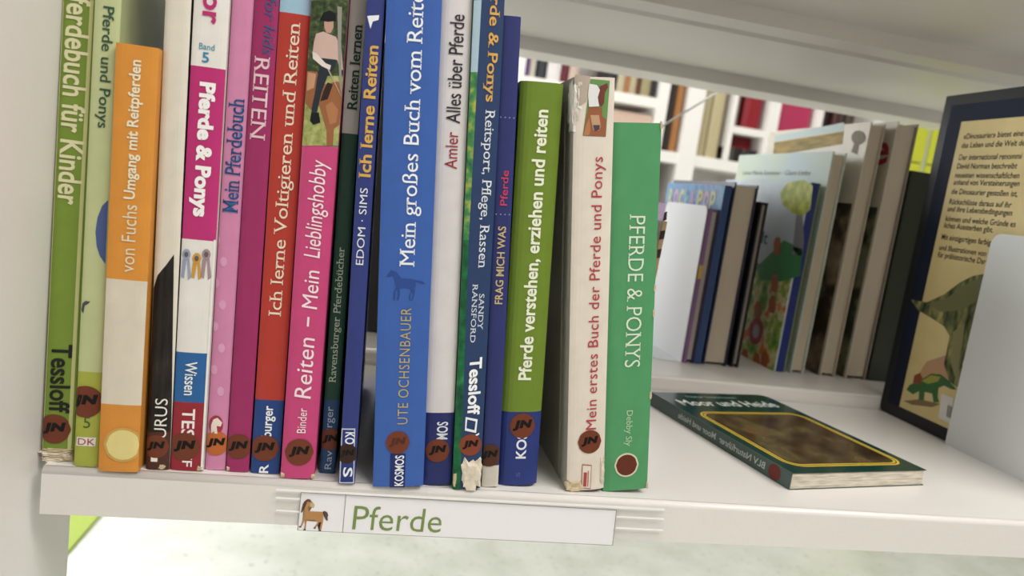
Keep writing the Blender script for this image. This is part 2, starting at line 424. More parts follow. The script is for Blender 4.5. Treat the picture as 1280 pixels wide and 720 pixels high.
b = bk[5] = Book('book', 'white and magenta book with show rosettes and a blue and red foot', 'book', (212.5, 588), (242, 0), .0170, .30, .0054, .20,
                 [(503, '#a5182f'), (441, '#1368b0'), (300, '#e4e1dc'), (84, '#d0127c'), (-99, '#e4e0da')], '#d8d4cc', group=G, b=.0008)
b.poly([(250.5, 588), (255, 588), (271, 300), (267, 300)], '#e4e1dc', 'edge_stripe', off=.0003)
b.text('or', -8, 30, .26, .66, '#d0127c', up=False, bold=.05)
b.flat('Band', 63, 55, .22, .66, '#3f9fc0', bold=.01)
b.flat('5', 79, 66, .32, .52, '#1c93c8', bold=.03)
b.text('Pferde & Ponys', 103, 271, .16, .76, '#f3eef0', up=False, bold=.085)
for k, (cx, cc) in enumerate(((233, '#9aa5c0'), (246, '#e0a52c'), (258, '#a58a94'))):
    y = 318 + (k == 1) * 5
    b.poly([(cx - 5, y + 6), (cx - 7, 346), (cx - 3, 348), (cx, y + 8), (cx + 1, y + 8), (cx + 2, 350), (cx + 6, 347), (cx + 4, y + 5)], cc, 'rosette_ribbon', off=.0003)
    b.poly(ellipse(cx, y, 5.5, 7, 10), cc, 'rosette', off=.0004); b.poly(ellipse(cx, y, 2.8, 3.6, 8), '#6a5a5c', 'rosette', off=.0005)
b.text('Wissen', 452, 494, .30, .66, '#e7edf2', up=False, bold=.02)
b.text('TES', 511, 546, .28, .68, '#f3e6e6', up=False, bold=.03)
b.text('FF', 567, 583, .36, .66, '#f3e6e6', up=False, bold=.02)
b.sticker(231, 558, 16)
crumple('torn_paper', b.root, (.0152, .0008, .0014), (.003, .0026, .003), TAPE, 33, 2)
b = bk[6] = Book('book', 'light pink spotted book with blue decorative lettering', 'book', (256, 587), (290, 0), .0107, .285, .0086, .19,
                 [(-99, '#dc86b4')], '#d27aaa', group=G, b=.0008)
b.text('Mein Pferdebuch', 123, 266, .12, .86, '#1f4f9a', bold=0, serif=1)
b.text('Mein Pferdebuch', 124, 265, .18, .80, '#4a86c8', bold=.01, name='lettering_highlight')
for k in range(8):
    b.poly(ellipse(271 + (k % 2) * 9 - k * .6, 300 + k * 27, 4.5, 6, 12), '#e3a0c6', 'dot_print')
b.poly(ellipse(270, 531, 9, 12, 16), '#b3323f', 'badge_print', off=.0003)
b.poly([(264, 541), (264, 531), (267, 524), (272, 522), (278, 528), (276, 533), (271, 532), (272, 542)], '#ead9cf', 'horse_head_print', off=.0004)
b.sticker(270, 554, 14, col='#cf6a25')
b = bk[7] = Book('book', 'deep magenta book with pale serif capitals', 'book', (282, 590), (318, 0), .0122, .29, .0076, .19,
                 [(-99, '#ab1c68')], '#a81a66', group=G, b=.001)
b.text('for kids', -4, 68, .45, .92, '#39588f', up=False, shear=.2)
b.text('REITEN', 71, 175, .16, .78, '#eac3cf', up=False, serif=1)
b.sticker(298, 558, 14.5)
crumple('torn_paper', b.root, (.001, .0012, .0014), (.0022, .003, .003), TAPE, 41, 2)
b = bk[8] = Book('book', 'red book with cream serif title between a light blue top and a blue foot', 'book', (313, 591), (350, 0), .0155, .29, .0074, .20,
                 [(500, '#14428c'), (17, '#c4301f'), (-99, '#9cc3dc')], '#23305a', group=G, b=.0008)
b.text('Ich lerne Voltigieren und Reiten', 28, 395, .28, .84, '#f3dcc4', serif=1)
b.text('R', 580, 591, .3, .62, '#e8ecf2', bold=.03)
b.text('burger', 507, 546, .3, .76, '#e8ecf2', bold=.03)
b.sticker(331, 560, 15.5)
b = bk[9] = Book('book', 'bright pink book with a photo of a rider at the top of its spine', 'book', (350, 598), (389, 0), .0186, .295, .0030, .20,
                 [(182, '#d6397f'), (-99, '#74806a')], '#d6397f', group=G, b=.0014)
b.text('Reiten', 422, 498, .26, .74, '#f6dbe6', bold=.0, shear=.1)
b.text('-', 396, 408, .48, .54, '#f6dbe6')
b.text('Mein', 338, 386, .30, .74, '#f6dbe6', bold=.0, shear=.1)
b.text('Lieblingshobby', 200, 322, .26, .86, '#f6dbe6', bold=.0, shear=.15)
b.text('Binder', 510, 541, .40, .66, '#f6dbe6')
R9 = ramp_mat('dark_foliage_print', [(.3, '#20281c'), (.55, '#3f4f30'), (.8, '#6f7a55')], 400, .4)
b.poly([(389, 0), (437, 0), (430, 95), (383, 95)], '', 'photo_print', m=R9)
b.poly([(383.5, 95), (430, 95), (423.5, 182), (377, 182)], '', 'photo_print', m=ramp_mat('meadow_print', [(.3, '#7c8a48'), (.6, '#a9ab6c'), (.8, '#bdb486')], 300, .4))
def rz(pts): return [(370 + x / 3.787, y / 3.787) for x, y in pts]
for pts, c, nm, k in (([(50, 335), (100, 340), (130, 400), (200, 385), (225, 420), (220, 500), (205, 590), (180, 610), (175, 690), (145, 690), (145, 620), (130, 570), (110, 500), (70, 520), (45, 490), (45, 420)], '#a3653a', 'horse_print', 3),
        ([(55, 340), (95, 350), (85, 415), (50, 430)], '#cf9a74', 'horse_shoulder_print', 3.4), ([(140, 500), (170, 480), (200, 520), (190, 580), (160, 590)], '#b97a4c', 'horse_shoulder_print', 3.4),
        ([(150, 390), (175, 400), (150, 470), (115, 480), (130, 430)], '#33221c', 'saddle_print', 3.8),
        ([(95, 160), (130, 150), (165, 165), (190, 175), (215, 230), (222, 330), (210, 330), (195, 285), (120, 275), (100, 260), (78, 250), (85, 200)], '#cfae a2'.replace(' ', ''), 'rider_shirt_print', 4),
        ([(120, 275), (192, 283), (185, 320), (150, 360), (120, 440), (100, 530), (70, 560), (75, 510), (90, 440), (100, 370), (115, 310)], '#26303c', 'rider_legs_print', 4.4),
        ([(78, 245), (100, 255), (140, 300), (166, 310), (160, 332), (120, 312), (80, 277)], '#e0d3cc', 'rider_arm_print', 4.8),
        ([(72, 535), (108, 532), (116, 580), (82, 590), (66, 572)], '#14161c', 'boot_print', 4.8),
        ([(134, 100), (178, 100), (178, 130), (164, 158), (144, 155), (134, 130)], '#c79a86', 'rider_face_print', 4.4),
        ([(112, 97), (130, 60), (160, 50), (188, 64), (190, 100), (150, 104)], '#15161c', 'riding_hat_print', 5),
        ([(196, 30), (218, 34), (214, 200), (230, 460), (206, 400), (198, 200)], '#8f8c84', 'rail_print', 5.3),
        ([(150, 330), (156, 328), (226, 458), (220, 462)], '#b9a48c', 'riding_crop_print', 5.6)):
    b.poly(rz(pts), c, nm, off=k * .0001)
b.sticker(374, 565, 16)
crumple('torn_paper', b.root, (.0012, .0012, .0013), (.0026, .003, .0034), TAPE, 51, 2)
crumple('torn_paper', b.root, (.0178, .0012, .0012), (.0026, .003, .0026), TAPE, 52, 2)
b = bk[10] = Book('book', 'narrow dark green book with a grey top section', 'book', (399.5, 591), (438, 0), .0086, .285, .0130, .18,
                  [(500, '#1d4a7a'), (167, '#194a3a'), (-99, '#b4b5ac')], '#173f33', group=G, b=.0006)
b.text('Reiten lernen', 30, 138, .22, .84, '#1e3f33', bold=.035, serif=1)
b.text('Ravensburger Pferdebücher', 309, 478, .20, .80, '#b9cdb4', serif=1)
b.text('Rav', 563, 586, .30, .74, '#a9bcd8')
b.text('urger', 508, 542, .30, .80, '#a9bcd8')
b.sticker(413, 549, 13)
b = bk[11] = Book('book', 'narrow royal blue book with yellow serif title and white boxed publisher mark', 'book', (423, 605), (458.5, 0), .0091, .288, -.0004, .19,
                  [(-99, '#2b3a86')], '#27347a', group=G, b=.0005)
b.text('Ich lerne Reiten', 57, 223, .12, .82, '#e6b24a', bold=.04, serif=1)
b.text('EDOM · SIMS', 235, 331, .26, .70, '#dfe2ea', bold=-.005)
b.poly([(459, 20), (474, 19), (473, 25), (466, 27), (463, 36)], '#e5e6ea', 'flag_print')
b.poly([(427, 535.5), (444, 535.5), (442.5, 604), (424, 604)], '#c9cfdf', 'publisher_frame', off=.0002)
b.poly([(428.3, 537), (442.8, 537), (441.4, 602.5), (425.3, 602.5)], '#27367f', 'publisher_box', off=.0003)
b.text('KO', 540, 555, .24, .82, '#e5e8ef', up=False, bold=.03)
b.text('S', 584, 596, .24, .82, '#e5e8ef', up=False, bold=.03)
b.sticker(434, 567, 12, col='#3a241c', mcol='#0f0b0a')
b = bk[12] = Book('book', 'large cornflower blue book, broadest one, with white serif title and small horse silhouette', 'book', (466, 609), (483, 0), .0287, .31, -.0022, .23,
                  [(-99, '#2f62ba')], '#2a55a4', group=G, hard=True, b=.0008, t=.0016)
b.text('Mein großes Buch vom Reiten', -27, 333, .38, .76, '#e9edf5', serif=1)
b.text('UTE OCHSENBAUER', 385, 530, .44, .64, '#c9b26a', bold=-.012, spacing=1.1)
b.poly([(475 + x / 13.09, 330 + y / 13.09) for x, y in [(105, 210), (130, 160), (165, 120), (185, 90), (210, 115), (270, 130), (310, 185), (345, 240), (500, 245), (620, 270), (700, 285), (745, 325), (690, 325), (580, 290), (585, 350), (565, 400), (570, 450), (555, 530), (530, 600), (508, 598), (535, 520), (525, 450), (500, 480), (495, 540), (500, 600), (480, 598), (472, 520), (510, 430), (465, 395), (370, 390), (320, 395), (325, 500), (300, 595), (275, 595), (290, 500), (285, 410), (250, 450), (245, 590), (220, 590), (222, 460), (265, 380), (235, 280), (225, 220), (200, 190), (150, 210)]], '#244c9c', 'horse_silhouette')
b.poly([(488, 567), (507, 567), (506, 609), (487, 609)], '#1d2d74', 'publisher_band')
b.text('KOSMOS', 569, 607, .42, .60, '#e6e9f0', bold=.03, name='publisher_lettering')
b.sticker(497, 553, 14, mark='JN', mcol='#5a2a1a')
b = bk[13] = Book('book', 'white book with a red author name above a dark blue foot', 'book', (529, 607), (552.5, 0), .0164, .30, .0042, .21,
                  [(516, '#202c72'), (-99, '#d9d3d4')], '#cfc9cb', group=G, b=.001)
b.text('Amler', 165, 211, .30, .72, '#b02334')
b.text('Alles über Pferde', 18, 154, .28, .76, '#35313a', bold=.01)
b.text('MOS', 527, 549, .40, .80, '#dfe2ee', bold=.03)
b.sticker(547, 563, 14.5)
b = bk[14] = Book('book', 'navy blue book with yellow title and a torn white lump at its spine foot', 'book', (565.5, 612), (592.5, 0), .0166, .292, .0012, .20,
                  [(-99, '#24406e')], '#3f7a4d', group=G, b=.0008)
b.poly([(592.5, 0), (602, 0), (597, 90), (588.5, 90)], '#a9c4d4', 'cover_print')
b.poly([(588.5, 90), (597, 90), (586, 300), (579, 300)], '', 'cover_print', m=ramp_mat('meadow_strip', [(.3, '#2b5a46'), (.5, '#4a8a50'), (.7, '#c2b548')], 150, .4))
b.poly([(579, 300), (586, 300), (575, 612), (565.5, 612)], '', 'cover_print', m=ramp_mat('grass_strip', [(.3, '#123d2a'), (.6, '#1f6b41'), (.8, '#3f8a55')], 130, .4))
b.text('Pferde & Ponys', -40, 127, .42, .86, '#e8b052', up=False, bold=.025, serif=1)
b.text('Reitsport, Pflege, Rassen', 137, 335, .44, .86, '#dbe1ea', up=False, serif=1)
b.text('SANDY', 367, 412, .62, .80, '#d3dae6', up=False, serif=1)
b.text('RANSFORD', 355, 428, .38, .56, '#d3dae6', up=False, serif=1)
b.text('Tessloff', 446, 518, .40, .84, '#eef0f2', up=False, bold=.05, shear=-.1)
b.poly([(582, 521), (597, 524), (595, 541), (581, 538)], '#e9ecf0', 'emblem', off=.0003)
b.poly([(584, 524), (594.5, 526.5), (593, 537.5), (583, 535)], '#24406e', 'emblem', off=.0004)
b.text('V', 541, 552, .56, .86, '#e9ecf0', up=False, bold=.03)
b.sticker(588, 556, 13.5, col='#8f4326')
TP = mat('#d6cbb9', .85, 'torn')
crumple('torn_paper', b.root, (.0108, .0006, .0096), (.0130, .0058, .0210), TP, 61, 3)
crumple('torn_paper', b.root, (.0011, .001, .006), (.0022, .004, .009), TAPE, 62, 3)
b = bk[15] = Book('book', 'thin dark blue book with pink word and dotted lines', 'book', (602, 609), (629, 20), .0100, .2715, .0064, .19,
                  [(582, '#cfc6ba'), (-99, '#2c3479')], '#293070', group=G, b=.0006)
b.text('Pferde', 213, 257, .30, .72, '#d83a6e', bold=.02)
b.text('FRAG MICH WAS', 283, 380, .26, .72, '#d9c08a', bold=.02)
for yy in (147, 268):
    for k in range(4):
        u = .12 + .25 * k
        cx = 0; v = b.v(yy); sheet('dot_print', [b.pt(b.T * u + .0004 * math.cos(a), v + .0004 * math.sin(a)) for a in [i * math.pi / 4 for i in range(8)]], mat('#8fa8d8', .4, 'ink'), b.root)
b.sticker(612, 569, 14, col='#5a3322')
b = bk[16] = Book('book', 'olive green book with white bold title and rounded dark blue foot', 'book', (622, 607), (652, 99), .0248, .2395, .0100, .17,
                  [(515, '#1f3583'), (-99, '#74901e')], '#6a8420', group=G, hard=True, b=.0030, t=.0015)
b.text('Pferde verstehen, erziehen und reiten', 137, 475, .34, .72, '#e9ecd2', bold=.045)
b.text('KOS', 541, 573, .40, .66, '#dfe2ee', bold=.04)
b.text('s', 590, 596, .44, .54, '#4f62a6')
b.sticker(653, 532, 15.5, sc=.75)
b = bk[17] = Book('book', 'cream book with red title, chestnut horse photo and peeling film at the top', 'book', (709, 615), (719, 93), .0237, .2475, .0072, .19,
                  [(-99, '#ded2c4')], '#a9a29a', group=G, hard=True, b=.0016, t=.0014)
b.text('Mein erstes Buch der Pferde und Ponys', 196, 537, .46, .82, '#c33443', bold=0, spacing=1.05)
def pz(pts): return [(700 + x / 7.2, 80 + y / 7.2) for x, y in pts]
for pts, c, nm, k in (([(275, 135), (450, 150), (412, 655), (205, 645)], '#6a9a55', 'photo_print', 2),
        ([(255, 390), (380, 390), (378, 470), (416, 500), (411, 652), (208, 643), (225, 540)], '#a35f3c', 'horse_print', 3),
        ([(230, 560), (262, 480), (275, 600), (260, 643), (212, 641)], '#bd7f52', 'horse_neck_print', 3.5),
        ([(272, 460), (350, 460), (365, 560), (350, 600), (300, 600), (285, 540)], '#c79c78', 'horse_face_print', 4),
        ([(295, 550), (357, 550), (352, 590), (310, 605)], '#4d3f4a', 'muzzle_print', 5),
        ([(340, 260), (360, 200), (425, 172), (432, 210), (402, 260), (396, 350), (372, 385), (345, 350)], '#7a3b30', 'horse_ear_print', 4),
        ([(262, 178), (330, 190), (357, 235), (337, 300), (350, 382), (258, 386), (250, 270)], '#dcd9da', 'peeled_patch', 6),
        ([(140, 92), (272, 112), (236, 340), (150, 392), (132, 300)], '#b8a797', 'peeled_film', 3)):
    b.poly(pz(pts), c, nm, off=k * .0001)
b.poly([(727.5, 580), (739.5, 581), (738, 611), (726.5, 610)], '#b06a60', 'publisher_frame', off=.0003)
b.poly([(728.3, 581.5), (738.7, 582.3), (737.3, 609.8), (727.3, 609)], '#ded2c4', 'publisher_box', off=.0004)
b.poly([(729.5, 590), (733.5, 590.4), (732.5, 608), (728.5, 607.6)], '#b8453f', 'publisher_stripe', off=.0005)
b.poly([(734.5, 588), (736, 588.2), (735, 608), (733.6, 607.8)], '#c77a70', 'publisher_stripe', off=.0005)
b.sticker(737, 552, 14.5)
FILM = mat('#d7d2cc', .3, 'torn')
crumple('torn_film', b.root, (.0005, .006, .232), (.0042, .014, .030), FILM, 71, 3)
crumple('torn_film', b.root, (.0035, .0028, .2380), (.006, .006, .018), FILM, 72, 3)
crumple('torn_paper', b.root, (.0222, .0014, .012), (.0030, .0035, .018), TP, 73, 3)
crumple('torn_paper', b.root, (.0050, .0014, .0035), (.013, .0045, .0075), TAPE, 74, 3)
rod('spine_thread', (-.0004, .02, .002), (-.0004, .02, .235), .0005, mat('#8f8a86', .5), b.root)
b = bk[18] = Book('book', 'thick mid green book with pale serif capitals, rightmost of the upright horse books', 'book', (754, 615), (768, 151), .0291, .2262, .0100, .17,
                  [(-99, '#4fa067')], '#4a9660', side_r='#6d6152', group=G, hard=True, b=.0008, t=.0016, pages=mat('#d9bfae', .8, 'pages'))
b.text('PFERDE & PONYS', 268, 459, .38, .72, '#d5e5cb', up=False, serif=1, bold=-.01)
b.text('Debby Sly', 513, 558, .42, .60, '#b9d6ae', up=False, serif=1)
b.sticker(783, 581, 13, mark=None, ring='#d8d3b4', col='#6d3020')
for i, vv in enumerate((.112, .128, .001, .224, .06)):
    crumple('worn_edge', b.root, (.0288, .0006, vv + .0008), (.0016, .0016, .005), TAPE, 80 + i, 2)

# the rounded brown book peeping out right of the green one
x0 = at(826, 340, 1, .20)
bh = Book('book', 'brown mottled book with rounded corners just behind the thick green book', 'book', (818, 420), (829, 226), .004, .170, .14, .11,
          [(-99, '#b59a6d')], '#a98c5e', b=.0006, x=.1165, lean=math.radians(2.2))
for i in range(6): bh.poly([(822, 240 + 24 * i), (834, 240 + 24 * i), (833, 251 + 24 * i), (821, 251 + 24 * i)], '#3a3026', 'dark_print')

# ------------------------------------------------------------------ label holder on the shelf edge
Y = -.0012
lh = empty('label_holder', (-.13, 0, -.016)); tag(lh, 'clear plastic label holder with a horse picture card clipped on the front shelf edge', 'label holder')
off = Vector((-.13, 0, -.016))
def lp(x, y, yy): return at(x, y, 1, yy) - off
def lsheet(name, pts, yy, m, th=.0003):
    bm = bmesh.new(); f = bm.faces.new([bm.verts.new(lp(x, y, yy)) for x, y in pts])
    bmesh.ops.triangulate(bm, faces=bm.faces)
    r = bmesh.ops.extrude_face_region(bm, geom=list(bm.faces))
    for v in [g for g in r['geom'] if isinstance(g, bmesh.types.BMVert)]: v.co.y += th
    return link(name, fin(bm, name), m, lh)
card = lsheet('card', [(376, 615), (771, 637.5), (766, 682), (371.5, 663)], -.0011, mat('#f0eef2', .5, 'paint'))
lsheet('plastic_strip', [(346, 611), (831, 636), (828, 686), (342, 660)], -.0022, PLASTIC, .0004)
for q in ([(345, 611), (831, 636), (831, 638.5), (345, 613.5)],):
    lsheet('plastic_edge', q, -.0026, mat('#efedec', .15, 'paint'), .0003)
for a, c in (((345, 621.5), (375, 623)), ((345, 637), (374, 639)), ((771, 645), (830, 648)), ((770, 659), (829, 662))):
    lsheet('plastic_ridge', [a, c, (c[0], c[1] + 1.8), (a[0], a[1] + 1.8)], -.0025, mat('#f2f0ef', .15, 'paint'), .0002)
dark = mat('#8f8d92', .5, 'ink')
for q in ([(376, 615), (771, 637.5), (771, 638.2), (376, 615.7)], [(376, 615), (376.8, 615), (372.3, 663), (371.5, 663)], [(432, 618), (432.8, 618), (428.6, 666), (427.8, 666)], [(770.4, 637.5), (771, 637.5), (766, 682), (765.4, 682)], [(371.5, 662.5), (766, 681.5), (766, 682), (371.5, 663)]):
    lsheet('card_line', q, -.00125, dark, .0001)
# baseline runs along the card
pA, pB = at(440, 662, 1, -.0013), at(550.5, 666, 1, -.0013)
hgt = (at(444, 632, 1, -.0013) - pA).length
dx = (pB - pA).normalized(); uz = Vector((0, 0, 1))
lettering('lettering', 'Pferde', lambda x, y: pA - off + dx * ((pB - pA).length * x) + uz * (hgt * y) , mat('#7f9a45', .5, 'ink'), lh, bold=-.008)
def hp(pts, c, nm, d): lsheet(nm, pts, -.0012 - d, mat(c, .5, 'ink'), .00005)
def hz(pts): return [(370 + x / 14.4, 618 + y / 14.4) for x, y in pts]
hp(hz([(150, 125), (190, 95), (240, 100), (290, 135), (330, 180), (325, 230), (280, 240), (215, 215), (215, 260), (240, 305), (480, 315), (500, 340), (485, 500), (470, 560), (450, 650), (415, 658), (440, 560), (450, 500), (420, 500), (385, 560), (345, 612), (318, 600), (370, 530), (390, 490), (340, 455), (200, 460), (185, 520), (170, 640), (140, 640), (160, 540), (150, 470), (130, 480), (100, 585), (50, 590), (85, 560), (115, 470), (130, 380), (150, 300), (140, 200)]), '#c98c46', 'horse_print', .0001)
hp(hz([(190, 95), (215, 85), (255, 92), (285, 135), (250, 140), (210, 125), (165, 135), (140, 200), (130, 290), (110, 325), (90, 325), (115, 260), (120, 180), (150, 125)]), '#6e3f2b', 'mane_print', .0002)
hp(hz([(480, 310), (520, 300), (565, 330), (580, 380), (555, 430), (570, 480), (540, 460), (505, 400), (520, 350)]), '#5f3a3a', 'tail_print', .0002)
hp(hz([(262, 150), (310, 152), (335, 190), (325, 235), (280, 240), (250, 200)]), '#d3b981', 'muzzle_print', .0002)
for hx, hy in ((75, 585), (157, 635), (338, 606), (433, 655)): hp(hz([(hx - 26, hy + 12), (hx - 16, hy - 14), (hx + 16, hy - 14), (hx + 18, hy + 12)]), '#5a4038', 'hoof_print', .0002)

# ------------------------------------------------------------------ flat book lying on the shelf
ang = math.radians(11.0); fo = Vector((.2030, .0310, 0)); W, Ln, Th = .1305, .182, .0124
fb = empty('flat_book', fo, (0, 0, ang)); tag(fb, 'dark green nature guide lying flat on the shelf with yellow framed cover photo', 'book')
Mi = Matrix.Rotation(-ang, 3, 'Z')
def fl(x, y, z=Th): p = Mi @ (at(x, y, 2, z) - fo); return p
bm = bmesh.new()
# U shaped cover with rounded far right corner: built as top, bottom and spine sheets
def cover_poly(z0, z1, m, nm):
    r = .010; pts = [(0, 0), (W, 0)] + [(W - r + r * math.cos(a), Ln - r + r * math.sin(a)) for a in [i * math.pi / 12 for i in range(7)]] + [(0, Ln)]
    b2 = bmesh.new(); bot = [b2.verts.new((x, y, z0 + .0)) for x, y in pts]; top = [b2.verts.new((x, y, z1)) for x, y in pts]
    b2.faces.new(bot[::-1]); b2.faces.new(top)
    for i in range(len(pts)):
        j = (i + 1) % len(pts); b2.faces.new((bot[i], bot[j], top[j], top[i]))
    return link(nm, fin(b2, nm), m, fb)
GRN = mat('#163a32', .22, 'paint'); bm.free()
cover_poly(Th - .0005, Th, GRN, 'cover'); cover_poly(.0001, .0006, GRN, 'cover')
box('spine', (-.0006, 0, .0001), (0, Ln, Th), mat('#48605a', .3, 'print'), fb)
bm = bmesh.new(); box_bm(bm, (.0001, .0006, .0006), (W - .0015, Ln - .002, Th - .0005))
link('pages', fin(bm, 'pages'), ramp_mat('page_edges', [(.3, '#a39a8c'), (.5, '#c9c0b0'), (.75, '#ded6c8')], 60, .8, 4, (1, 1, 14)), fb)
def rrect(x0, y0, x1, y1, r, n=5):
    P = []
    for cx, cy, a0 in ((x1 - r, y1 - r, 0), (x0 + r, y1 - r, 90), (x0 + r, y0 + r, 180), (x1 - r, y0 + r, 270)):
        P += [(cx + r * math.cos(math.radians(a0 + 90 * i / n)), cy + r * math.sin(math.radians(a0 + 90 * i / n))) for i in range(n + 1)]
    return P
def frame(nm, o, wd, c, z):
    A = rrect(*o); x0, y0, x1, y1, r = o; B = rrect(x0 + wd, y0 + wd, x1 - wd, y1 - wd, r - wd)
    b2 = bmesh.new(); a = [b2.verts.new((x, y, z)) for x, y in A]; d = [b2.verts.new((x, y, z)) for x, y in B]
    for i in range(len(a)): j = (i + 1) % len(a); b2.faces.new((a[i], a[j], d[j], d[i]))
    me = bpy.data.meshes.new(nm); b2.to_mesh(me); b2.free(); return link(nm, me, mat(c, .3, 'ink'), fb)
fr = (.008, .010, .123, .128, .014)
frame('yellow_line', fr, .0019, '#e8c41c', Th + .0001)
frame('yellow_line', (fr[0] + .0028, fr[1] + .0028, fr[2] - .0028, fr[3] - .0028, .0112), .0019, '#e0b81c', Th + .0001)
sheet('photo_print', [(x, y, Th + .0001) for x, y in rrect(fr[0] + .0058, fr[1] + .0058, fr[2] - .0058, fr[3] - .0058, .0082)],
      ramp_mat('moor_photo', [(.3, '#2e2418'), (.48, '#4a3826'), (.6, '#5e5636'), (.78, '#7c3a30')], 38, .2, 6), fb)
lettering('lettering', 'Moor und Heide', lambda x, y: (.010 + .108 * x, .144 + .016 * y, Th + .0001), mat('#dadfd6', .4, 'ink'), fb, bold=.03)
lettering('lettering', 'Natur bestimmen', lambda x, y: (.030 + .055 * x, .167 + .006 * y, Th + .0001), mat('#9fb0a2', .4, 'ink'), fb)
lettering('spine_lettering', 'BLV Naturführer  Moor und Heide', lambda x, y: (-.0008, .026 + .110 * x, .0040 + .0052 * y), mat('#c4cfc6', .4, 'ink'), fb, bold=.02)
sheet('sticker', [(-.0008, .016 + .0062 * math.cos(a), .0062 + .0058 * math.sin(a)) for a in [i * math.pi / 10 for i in range(20)]], mat('#7c2a20', .35, 'ink'), fb)

# ------------------------------------------------------------------ dinosaur book and its bookend
DX = .4522
dino = empty('dinosaur_book', (DX, .264, 0)); tag(dino, 'large dark navy book with a cream back cover and dinosaur pictures, behind the right bookend', 'book')
DH, DW, DT = .331, .215, .024
bm = bmesh.new()
def rb(bm, x0, x1, r=.007):
    pts = [(-DW, .0002), (-r, .0002)] + [(-r + r * math.cos(a), r + r * math.sin(a)) for a in [-math.pi / 2 + i * math.pi / 12 for i in range(1, 7)]] + [(0, DH), (-DW, DH)]
    A = [bm.verts.new((x0, y, z)) for y, z in pts]; B = [bm.verts.new((x1, y, z)) for y, z in pts]
    bm.faces.new(A); bm.faces.new(B[::-1])
    for i in range(len(pts)): j = (i + 1) % len(pts); bm.faces.new((A[i], B[i], B[j], A[j]))
rb(bm, 0, .002); link('cover_board', fin(bm, 'cover_board'), mat('#15191c', .45), dino)
bm = bmesh.new(); rb(bm, DT - .002, DT); link('cover_board', fin(bm, 'cover_board'), mat('#15191c', .45), dino)
box('spine', (0.002, -DW, .0002), (DT - .002, -DW + .002, DH), mat('#15191c', .45), dino)
box('pages', (.002, -DW + .003, .004), (DT - .002, -.004, DH - .004), PAGES, dino)
def dp(x, y, o=.0002): return at(x, y, 0, DX - o) - Vector((DX, .264, 0))
def dsheet(nm, pts, c, o, m=None): return sheet(nm, [dp(x, y, o) for x, y in pts], m or mat(c, .4, 'ink'), dino)
q0 = dp(1120, 505); q1 = dp(1208, 152)
yl = (dp(1205, 152).y + dp(1122, 507).y) / 2; zb, zt = dp(1122, 507).z, dp(1205, 152).z
sheet('navy_panel', [(-.0002, -.010, .012), (-.0002, -DW + .006, .012), (-.0002, -DW + .006, DH - .010), (-.0002, -.010, DH - .010)], mat('#101c36', .6, 'ink'), dino)
sheet('cream_panel', [(-.0004, yl, zb), (-.0004, -DW + .02, zb), (-.0004, -DW + .02, zt), (-.0004, yl, zt)],
      ramp_mat('aged_cream_print', [(.3, '#c9b57e'), (.7, '#d8c690')], 20, .5), dino)
lines = [('«Dinosaurier» bietet eine', 1204, 171), ('das Leben und die Welt der', 1202, 182), ('Der international renommi', 1198, 197), ('David Norman beschreibt', 1196, 208),
         ('neuesten wissenschaftlichen', 1193, 219), ('anhand von Versteinerungen', 1191, 230), ('die Dinosaurier gestoßen ist,', 1188, 241.5), ('Rückschlüsse daraus auf ihr', 1186, 252),
         ('und ihre Lebensbedingungen', 1184, 263), ('können und welche Gründe es', 1181, 273), ('liches Aussterben gibt.', 1178, 283.5), ('Mit einzigartigen farbigen', 1176, 298),
         ('und Illustrationen von', 1173, 309), ('für prähistorische Dar', 1170, 320)]
for tx, px, py in lines:
    z0 = dp(px, py).z - .001; y0 = yl - .007
    P, F_, wd, hg = glyphs(tx, bold=.02)
    s_ = .0076
    lettering('lettering', tx, lambda x, y: (-.0006, y0 - x * wd * s_ * .86, z0 + (y * hg - .2) * s_), mat('#2b2418', .5, 'ink'), dino, bold=.02)
SKIN = ramp_mat('dinosaur_skin_print', [(.35, '#23291c'), (.5, '#5d6440'), (.7, '#a59b62')], 55, .5, 3, (1, 2.2, .7))
dsheet('dinosaur_print', [(1138, 374), (1158, 378), (1180, 368), (1200, 353), (1216, 345), (1232, 342), (1250, 342), (1238, 400), (1220, 420), (1208, 440), (1203, 455), (1204, 478), (1196, 484), (1186, 476), (1180, 455), (1184, 435), (1187, 420), (1180, 408), (1165, 398), (1148, 388)], '', .0006, SKIN)
dsheet('dinosaur_leg_print', [(1191, 415), (1206, 404), (1203, 430), (1198, 452), (1199, 474), (1193, 470), (1188, 452), (1190, 433)], '#8d8a5c', .0007)
dsheet('dinosaur_back_print', [(1160, 380), (1184, 372), (1214, 351), (1236, 348), (1222, 376), (1200, 388), (1176, 390)], '#75764c', .0007)
dsheet('landscape_print', [(1142, 478), (1158, 452), (1182, 444), (1192, 470), (1186, 484), (1160, 470)], '#c79a72', .0005)
dsheet('dinosaur_print', [(1133, 487), (1137, 481), (1144, 478), (1152, 474), (1164, 467), (1176, 468), (1187, 477), (1196, 487), (1190, 487), (1180, 482), (1173, 485), (1172, 496), (1174, 503), (1167, 503), (1165, 492), (1156, 490), (1155, 500), (1148, 500), (1149, 489), (1141, 493)], '#3d6f3c', .0007)
dsheet('dinosaur_back_print', [(1152, 476), (1164, 469), (1176, 471), (1172, 477), (1160, 480)], '#a8a63a', .0008)
dsheet('frill_print', [(1141, 478), (1143, 469), (1150, 466), (1153, 473), (1149, 481)], '#9a4a2b', .0008)
dsheet('ground_print', [(1129, 501), (1150, 499), (1176, 505), (1165, 509), (1140, 506)], '#8c7448', .0006)
dsheet('barcode_label', [(1177, 492), (1192, 498), (1188, 530), (1173, 522)], '#d5d2cb', .0008)
